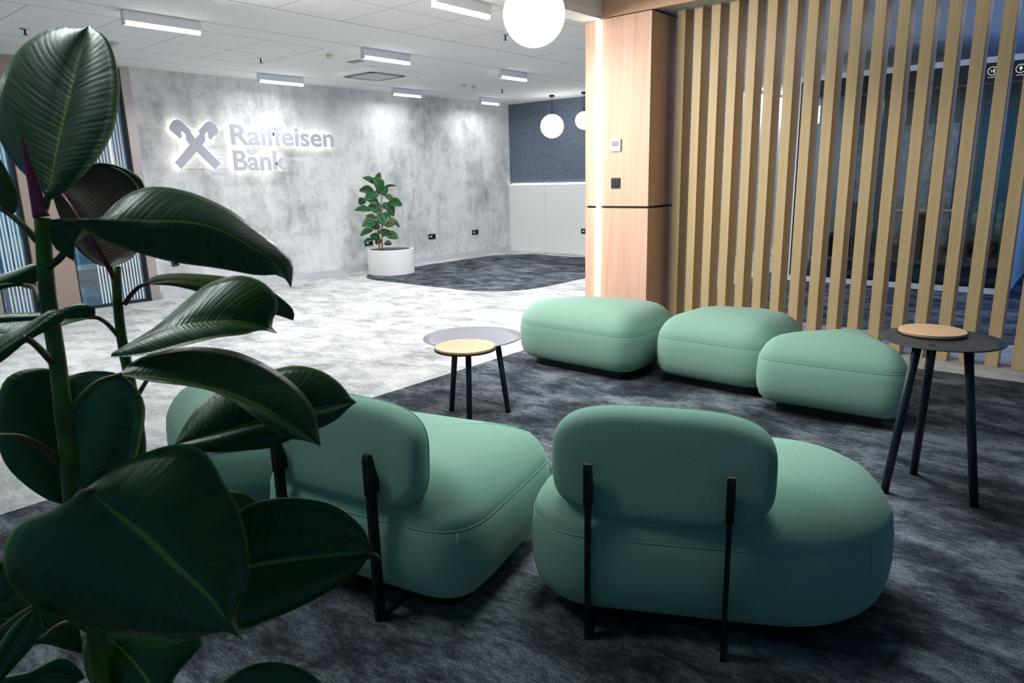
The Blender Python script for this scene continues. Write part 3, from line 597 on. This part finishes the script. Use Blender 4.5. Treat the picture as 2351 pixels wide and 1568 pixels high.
def leaf_mesh(Mp, Lp, Rp, bulge, flip, thick=.0007, nl=6):
    """Mp, Lp, Rp: lists of 3D points of equal length"""
    n = len(Mp); bm = bmesh.new(); uvl = bm.loops.layers.uv.new('UVMap'); cols = 2*nl+1; G = []
    for i in range(n):
        row = []
        for j in range(cols):
            q = (j-nl)/nl
            if q < 0: p = Mp[i].lerp(Lp[i], -q)
            else: p = Mp[i].lerp(Rp[i], q)
            p = p - fw*(bulge*math.sin(math.pi*min(abs(q), 1)**.8)*math.sin(math.pi*i/(n-1))**.5)
            row.append(p)
        G.append(row)
    def nrm(i, j):
        a = G[min(i+1, n-1)][j]-G[max(i-1, 0)][j]; b = G[i][min(j+1, cols-1)]-G[i][max(j-1, 0)]
        v = a.cross(b)
        if v.length < 1e-9:
            i2 = min(max(i, 2), n-3); a = G[i2+1][j]-G[i2-1][j]; b = G[i2][min(j+1, cols-1)]-G[i2][max(j-1, 0)]; v = a.cross(b)
        return v.normalized() if v.length > 1e-12 else Vector((0, 0, 1))
    A = []; B = []
    for i in range(n):
        ra, rb = [], []
        for j in range(cols):
            N_ = nrm(i, j); 
            if N_.dot(fw) > 0 and not flip or N_.dot(fw) < 0 and flip: N_ = -N_
            ra.append(bm.verts.new(G[i][j]+N_*thick)); rb.append(bm.verts.new(G[i][j]-N_*thick))
        A.append(ra); B.append(rb)
    def quad(vs, uvs, mi):
        try: f = bm.faces.new(vs)
        except ValueError: return
        f.material_index = mi; f.smooth = True
        for lp, uv in zip(f.loops, uvs): lp[uvl].uv = uv
    for i in range(n-1):
        for j in range(cols-1):
            uv = [(j/(cols-1), i/(n-1)), ((j+1)/(cols-1), i/(n-1)), ((j+1)/(cols-1), (i+1)/(n-1)), (j/(cols-1), (i+1)/(n-1))]
            quad((A[i][j], A[i][j+1], A[i+1][j+1], A[i+1][j]), uv, 0); quad((B[i][j+1], B[i][j], B[i+1][j], B[i+1][j+1]), [uv[1], uv[0], uv[3], uv[2]], 1)
        for j in (0, cols-1):
            u_ = j/(cols-1); quad((A[i][j], A[i+1][j], B[i+1][j], B[i][j]), [(u_, .5)]*4, 0)
    return bm
def pleaf(parent, mid, left, right, d0, d1, eL=.03, eR=.03, bulge=.012, flip=False, mats=None, N=30):
    m_, l_, r_ = catmull(mid, N), catmull(left, N), catmull(right, N)
    Mp, Lp, Rp = [], [], []
    for i in range(N):
        q = i/(N-1); d = d0+(d1-d0)*q; s = math.sin(math.pi*q)**.7
        Mp.append(at(*m_[i][:2], d)); Lp.append(at(*l_[i][:2], d+eL*s)); Rp.append(at(*r_[i][:2], d+eR*s))
    return kid(link('leaf', leaf_mesh(Mp, Lp, Rp, bulge, flip), mats or [M['leaf_t'], M['leaf_b']]), parent)
def ptube(parent, name, pts, rads, m, leaf=None):
    """pts: (px, py, depth)"""
    q = catmull(pts, 14); P = [at(*p) for p in q]; n = len(P)
    rr = [rads[0]+(rads[-1]-rads[0])*i/(n-1) for i in range(n)]
    return kid(link(name, tube(bmesh.new(), P, rr, 12), m, smooth=True), parent)

pl = thing('rubber_plant', 'large potted rubber plant with glossy dark leaves filling the left foreground', 'plant', (-1.02, .34, 0))
# the stems run down into the planter
def stem(pts, rads, m=None):
    ps = [at(*p) for p in catmull(pts, 26)]; last = ps[-1]
    pot = Vector((-1.02, .34, .30)); tail = [last.lerp(pot+(last-pot)*.25*0, q)for q in (.5, 1)]
    P = ps+tail; n = len(P); rr = [rads[0]+(rads[1]-rads[0])*i/(n-1) for i in range(n)]
    # slight node rings
    rr = [r*(1+.06*(1 if i % 5 == 0 else 0)) for i, r in enumerate(rr)]
    kid(link('stem', tube(bmesh.new(), P, rr, 18), m or M['stem'], smooth=True), pl)
stem([(98, 500, .95), (103, 600, .96), (112, 700, .965), (128, 800, .97), (143, 920, .98), (158, 1050, .99), (172, 1180, 1.0), (205, 1330, 1.01), (225, 1480, 1.02), (235, 1620, 1.03)], (.0098, .0145))
stem([(267, 612, 1.18), (270, 690, 1.18), (280, 780, 1.18), (300, 880, 1.17), (318, 980, 1.16), (322, 1080, 1.15), (315, 1250, 1.13), (300, 1450, 1.11), (290, 1620, 1.10)], (.0075, .012))
ptube(pl, 'leaf_sheath', [(48, 308, .93), (62, 370, .935), (78, 430, .94), (95, 498, .95)], (.0008, .0105), M['sheath'])['label'] = 'pointed pink sheath of the unopened leaf'
# L1 upright top leaf
pleaf(pl, [(112, 462), (128, 370), (150, 270), (172, 175), (192, 100), (205, 58)], [(112, 462), (85, 425), (42, 385), (4, 330), (-14, 262), (2, 185), (40, 118), (92, 76), (145, 61), (188, 66), (205, 58)], [(112, 462), (148, 440), (190, 405), (236, 347), (263, 288), (274, 205), (263, 130), (243, 86), (214, 68), (205, 58)], .945, 1.06, .05, -.035, .012)
# L2 big arching leaf
pleaf(pl, [(170, 560), (195, 515), (260, 505), (340, 508), (430, 510), (500, 526), (580, 568), (635, 608), (668, 660)], [(170, 560), (225, 520), (255, 478), (295, 446), (350, 429), (430, 440), (520, 478), (600, 535), (652, 580), (672, 612), (668, 660)], [(170, 600), (122, 565), (111, 508), (160, 508), (230, 548), (305, 577), (400, 602), (500, 616), (590, 632), (645, 632), (668, 660)], .93, 1.12, .07, -.05, .006)
# L3 brown underside leaf and its green top behind
pleaf(pl, [(250, 613), (208, 545), (170, 485), (142, 445), (135, 395)], [(250, 613), (215, 603), (172, 565), (138, 500), (118, 430), (135, 395)], [(250, 613), (300, 594), (322, 555), (330, 480), (305, 415), (235, 378), (135, 395)], 1.17, 1.22, .02, .02, -.01, True, [M['leaf_t'], M['leaf_br']])
pleaf(pl, [(335, 440), (300, 400), (262, 382), (213, 376)], [(335, 440), (322, 410), (290, 388), (245, 374), (213, 376)], [(335, 440), (310, 440), (275, 408), (240, 390), (213, 376)], 1.24, 1.26, 0, 0, .003)
# L4, L5 left edge
pleaf(pl, [(2, 480), (-10, 440), (-30, 390), (-60, 310)], [(2, 480), (-40, 450), (-80, 380), (-60, 310)], [(2, 480), (33, 490), (42, 455), (28, 415), (5, 372), (-25, 330), (-60, 310)], .96, .98, 0, 0, .006, True)
pleaf(pl, [(60, 656), (20, 650), (-20, 662), (-80, 692)], [(60, 656), (92, 640), (94, 604), (45, 617), (-10, 640), (-80, 692)], [(60, 656), (30, 658), (-10, 668), (-80, 692)], 1.02, 1.0, .02, .0, .003)
# L6, L7
pleaf(pl, [(218, 728), (150, 732), (60, 735), (-60, 745)], [(218, 728), (217, 706), (185, 697), (150, 703), (100, 717), (0, 722), (-60, 745)], [(218, 728), (150, 744), (90, 766), (0, 772), (-60, 745)], 1.12, 1.06, .01, -.03, .004)
pleaf(pl, [(-60, 855), (0, 806), (65, 762), (120, 722), (146, 716)], [(-60, 855), (0, 776), (60, 746), (118, 712), (146, 716)], [(-60, 855), (0, 833), (60, 786), (120, 752), (147, 735), (146, 716)], .86, .92, .02, .0, .004)
# L8 heart shaped leaf behind the stem
pleaf(pl, [(150, 866), (148, 960), (146, 1060), (148, 1158)], [(150, 866), (118, 848), (70, 846), (25, 861), (2, 890), (-12, 960), (0, 1036), (22, 1078), (62, 1116), (110, 1147), (148, 1158)], [(150, 866), (205, 853), (265, 856), (304, 880), (332, 930), (326, 1000), (308, 1058), (256, 1098), (200, 1129), (148, 1158)], 1.10, 1.04, -.03, -.03, .012)
# L22/L23 leaf going right behind
pleaf(pl, [(335, 653), (400, 645), (480, 655), (570, 685), (640, 712), (673, 736)], [(335, 653), (350, 636), (395, 628), (450, 629), (520, 636), (600, 655), (652, 690), (675, 715), (673, 736)], [(335, 653), (400, 657), (460, 672), (520, 698), (580, 716), (633, 723), (673, 736)], 1.20, 1.32, .02, -.01, .003, True)
# L9
pleaf(pl, [(256, 812), (330, 776), (400, 750), (470, 741), (540, 739), (600, 748), (636, 765)], [(256, 812), (310, 780), (355, 752), (395, 718), (432, 686), (468, 658), (508, 640), (556, 633), (605, 649), (633, 680), (637, 710), (622, 745), (636, 765)], [(256, 819), (300, 818), (350, 812), (432, 791), (500, 775), (560, 768), (600, 758), (636, 765)], 1.02, 1.12, .07, -.03, .006)
# L11 (behind L10)
pleaf(pl, [(401, 1022), (494, 996), (593, 967), (700, 943), (796, 927), (818, 924)], [(401, 1022), (432, 964), (469, 921), (530, 880), (630, 848), (685, 840), (741, 853), (784, 884), (802, 909), (818, 924)], [(401, 1022), (440, 1032), (488, 1039), (556, 1035), (617, 1029), (667, 1010), (728, 986), (772, 964), (800, 937), (818, 924)], 1.06, 1.14, .04, -.02, .010)
# L10
pleaf(pl, [(275, 860), (330, 864), (401, 874), (494, 893), (556, 915), (623, 946), (679, 983), (736, 1024)], [(275, 860), (309, 828), (364, 809), (440, 797), (525, 804), (593, 828), (654, 865), (700, 909), (724, 948), (731, 985), (736, 1024)], [(275, 862), (346, 876), (432, 886), (494, 900), (543, 927), (600, 968), (650, 1003), (700, 1012), (736, 1024)], 1.0, 1.06, .06, -.03, .008)
# L21 pale small leaf
pleaf(pl, [(525, 1190), (540, 1155), (560, 1145), (592, 1155)], [(525, 1190), (515, 1140), (530, 1127), (565, 1134), (592, 1155)], [(525, 1190), (560, 1185), (592, 1155)], 1.1, 1.08, 0, 0, .003, True)
# L12
pleaf(pl, [(430, 1335), (571, 1301), (679, 1285), (802, 1272), (850, 1271), (878, 1288)], [(430, 1335), (470, 1240), (552, 1172), (593, 1152), (648, 1143), (716, 1146), (772, 1162), (815, 1193), (840, 1223), (850, 1255), (878, 1288)], [(430, 1335), (470, 1420), (556, 1444), (617, 1424), (691, 1393), (772, 1350), (821, 1316), (845, 1282), (878, 1288)], .96, 1.02, .03, .03, -.018)
# L16..18 dark lower leaves
pleaf(pl, [(215, 1440), (290, 1500), (350, 1580), (380, 1680)], [(215, 1440), (190, 1500), (230, 1600), (380, 1680)], [(215, 1440), (330, 1420), (462, 1462), (442, 1505), (395, 1568), (380, 1680)], 1.06, 1.0, .03, .03, .01)
pleaf(pl, [(195, 1556), (120, 1548), (40, 1568), (-60, 1600)], [(195, 1556), (172, 1524), (134, 1511), (70, 1541), (0, 1558), (-60, 1600)], [(195, 1556), (120, 1600), (40, 1630), (-60, 1600)], .98, .92, 0, 0, .004)
pleaf(pl, [(190, 1500), (120, 1450), (40, 1420), (-60, 1430)], [(190, 1500), (175, 1430), (100, 1370), (0, 1350), (-60, 1430)], [(190, 1500), (150, 1490), (90, 1478), (0, 1500), (-60, 1430)], 1.04, 1.0, 0, 0, .004)
pleaf(pl, [(20, 1280), (0, 1320), (-20, 1360), (-50, 1400)], [(20, 1280), (-20, 1300), (-60, 1340), (-50, 1400)], [(20, 1280), (46, 1320), (44, 1362), (22, 1380), (-50, 1400)], .93, .93, 0, 0, .004)
# L13 large front leaf
pleaf(pl, [(188, 1130), (212, 1130), (269, 1178), (343, 1236), (418, 1309), (478, 1364), (522, 1422), (558, 1470)], [(188, 1130), (125, 1168), (62, 1193), (26, 1223), (9, 1262), (12, 1316), (37, 1360), (80, 1394), (154, 1424), (247, 1452), (370, 1463), (463, 1461), (512, 1444), (540, 1449), (558, 1470)], [(188, 1130), (230, 1098), (285, 1062), (346, 1035), (401, 1021), (446, 1024), (481, 1050), (512, 1106), (543, 1156), (562, 1217), (571, 1279), (568, 1335), (550, 1384), (541, 1422), (558, 1470)], .86, .80, .02, .06, .016, N=40)
# L14, L20
pleaf(pl, [(82, 1394), (55, 1440), (20, 1500), (-20, 1590)], [(82, 1394), (35, 1430), (0, 1478), (-30, 1530), (-20, 1590)], [(82, 1394), (98, 1440), (78, 1480), (32, 1532), (-20, 1590)], .86, .84, 0, 0, .006)
pleaf(pl, [(500, 1640), (590, 1600), (690, 1600), (800, 1650)], [(500, 1640), (505, 1575), (560, 1534), (622, 1519), (690, 1533), (745, 1574), (800, 1650)], [(500, 1640), (600, 1690), (700, 1700), (800, 1650)], .95, 1.0, 0, 0, .008)
for q, r_, mm in (([(113, 612, .955), (140, 590, .95), (160, 560, .94), (172, 548, .935)], (.0052, .0042), 'petiole'), ([(85, 552, .955), (50, 515, .955), (20, 490, .96), (0, 478, .96)], (.005, .0035), 'petiole'),
        ([(268, 650, 1.18), (248, 612, 1.17), (208, 545, 1.165), (168, 480, 1.18), (143, 445, 1.2)], (.0045, .0022), 'redp'), ([(103, 478, .95), (108, 460, .945), (112, 440, .945)], (.005, .004), 'petiole'),
        ([(95, 700, .97), (88, 675, .98), (78, 660, 1.0), (55, 655, 1.02)], (.005, .0035), 'petiole'), ([(272, 772, 1.18), (248, 745, 1.15), (225, 730, 1.12), (200, 729, 1.12)], (.004, .003), 'petiole'),
        ([(125, 838, .975), (100, 810, .93), (75, 786, .89), (55, 775, .87)], (.005, .004), 'petiole'), ([(285, 700, 1.18), (300, 678, 1.185), (320, 658, 1.19), (342, 651, 1.20)], (.0042, .003), 'petiole'),
        ([(160, 948, .985), (195, 905, .985), (230, 876, .99), (280, 860, 1.0)], (.0055, .0038), 'petiole'), ([(318, 905, 1.16), (330, 885, 1.13), (345, 860, 1.08)], (.004, .003), 'petiole'),
        ([(138, 1062, .99), (100, 1030, .96), (50, 1005, .93), (0, 1001, .91)], (.0055, .004), 'petiole'), ([(0, 1446, .9), (40, 1415, .88), (82, 1390, .86)], (.003, .003), 'petiole'), ([(172, 1165, 1.0), (176, 1145, .92), (190, 1131, .86), (212, 1134, .86)], (.005, .004), 'petiole'),
        ([(210, 1450, 1.02), (150, 1430, 1.0), (90, 1470, .98)], (.004, .003), 'petiole')):
    ptube(pl, 'petiole', q, r_, M[mm])
def planter(parent, loc, R, h, tr=.018):
    link('planter', lathe(bmesh.new(), [(0, .005), (R*.97, .0), (R, .01), (R, h-.004), (R-.004, h), (R-tr, h), (R-tr, h-.02), (R-tr, .02), (0, .02)], 72), M['pot'], parent, True)
    link('soil', lathe(bmesh.new(), [(0, .022), (R-tr-.001, .022), (R-tr-.001, h-.014), (0, h-.006)], 48), M['soil'], parent)
    for c_ in parent.children:
        if c_.name.startswith('planter'):
            md = c_.modifiers.new('e', 'EDGE_SPLIT'); md.split_angle = .7
planter(pl, None, .26, .34)

# far plant by the concrete wall
pc = (-8.18, 6.86); pD = (Vector((pc[0], pc[1], .7))-CAM).dot(fw)
p2 = thing('potted_rubber_plant', 'small rubber plant in a round white planter against the concrete wall', 'plant', (pc[0], pc[1], 0))
planter(p2, None, .345, .375, .03)
def s2(px, py): return 780+px/5.6, 380+py/5.6
for pts in ([(548, 1130), (545, 1000), (543, 800), (540, 600), (540, 340)], [(515, 1120), (505, 1000), (490, 800), (478, 620), (470, 420), (480, 240)]):
    P = [at(*s2(*p), pD) for p in pts]; P[0].z = .34; kid(link('stem', tube(bmesh.new(), [tuple(p) for p in P], [.011, .010, .009, .007, .005][:len(P)] + [.004]*(len(P)-5), 8), M['bark'], smooth=True), p2)
SL = [((505, 200), (515, 85), 34, 1), ((470, 240), (290, 155), 32, 0), ((530, 320), (440, 150), 58, 0), ((440, 330), (245, 325), 45, 0), ((545, 300), (735, 262), 14, 1), ((540, 385), (620, 270), 48, 0), ((520, 370), (470, 300), 40, 1),
      ((500, 365), (315, 445), 52, 0), ((500, 490), (330, 430), 46, 0), ((330, 430), (250, 505), 44, 0), ((575, 385), (695, 455), 32, 1), ((620, 470), (805, 515), 50, 0), ((565, 475), (695, 660), 46, 0), ((535, 600), (365, 510), 62, 0),
      ((410, 580), (188, 575), 34, 0), ((480, 680), (330, 650), 26, 1), ((550, 620), (650, 690), 48, 0), ((510, 610), (575, 775), 72, 0), ((480, 720), (285, 780), 58, 0), ((520, 800), (370, 770), 46, 0), ((570, 770), (750, 720), 54, 1),
      ((700, 720), (765, 800), 18, 1), ((430, 825), (262, 905), 34, 0), ((590, 810), (560, 915), 50, 0), ((520, 870), (480, 850), 20, 0), ((590, 890), (755, 935), 46, 0), ((600, 870), (655, 845), 30, 1), ((520, 945), (385, 900), 42, 0), ((440, 955), (302, 990), 26, 0),
      ((535, 950), (460, 1010), 40, 1), ((570, 1000), (672, 1010), 28, 1), ((560, 560), (600, 500), 26, 1)]
for k, (b0, t0, hw, un) in enumerate(SL):
    b0, t0 = s2(*b0), s2(*t0); hw = hw/5.6*1.2; dx, dy = t0[0]-b0[0], t0[1]-b0[1]; l = math.hypot(dx, dy); nx, ny = -dy/l, dx/l
    sg_ = -1 if ny > 0 else 1; bow = .12*l*sg_
    mid, lf, rg = [], [], []
    for i in range(9):
        q = i/8; wv = hw*(math.sin(math.pi*min(q*1.0, 1)**.85))**.75 if 0 < q < 1 else 0; bw = bow*math.sin(math.pi*q); x, y = b0[0]+dx*q+nx*bw, b0[1]+dy*q+ny*bw
        mid.append((x, y)); lf.append((x+nx*wv, y+ny*wv)); rg.append((x-nx*wv, y-ny*wv))
    dd = random.uniform(-.10, .12)
    lfo = pleaf(p2, mid, lf, rg, pD, pD+dd, random.uniform(-.05, .05), random.uniform(-.05, .05), .012, bool(un), [M['leaf_s'], M['leaf_b']], N=12)
    st_x = s2(543 if b0[0] > 875 else 490, 0)[0]
    if abs(b0[0]-st_x) > 3:
        P = [at(st_x, b0[1]+6, pD), at((st_x+b0[0])/2, b0[1]+3, pD), at(b0[0], b0[1], pD)]; kid(link('petiole', tube(bmesh.new(), P, .0035, 6), M['bark'], smooth=True), p2)
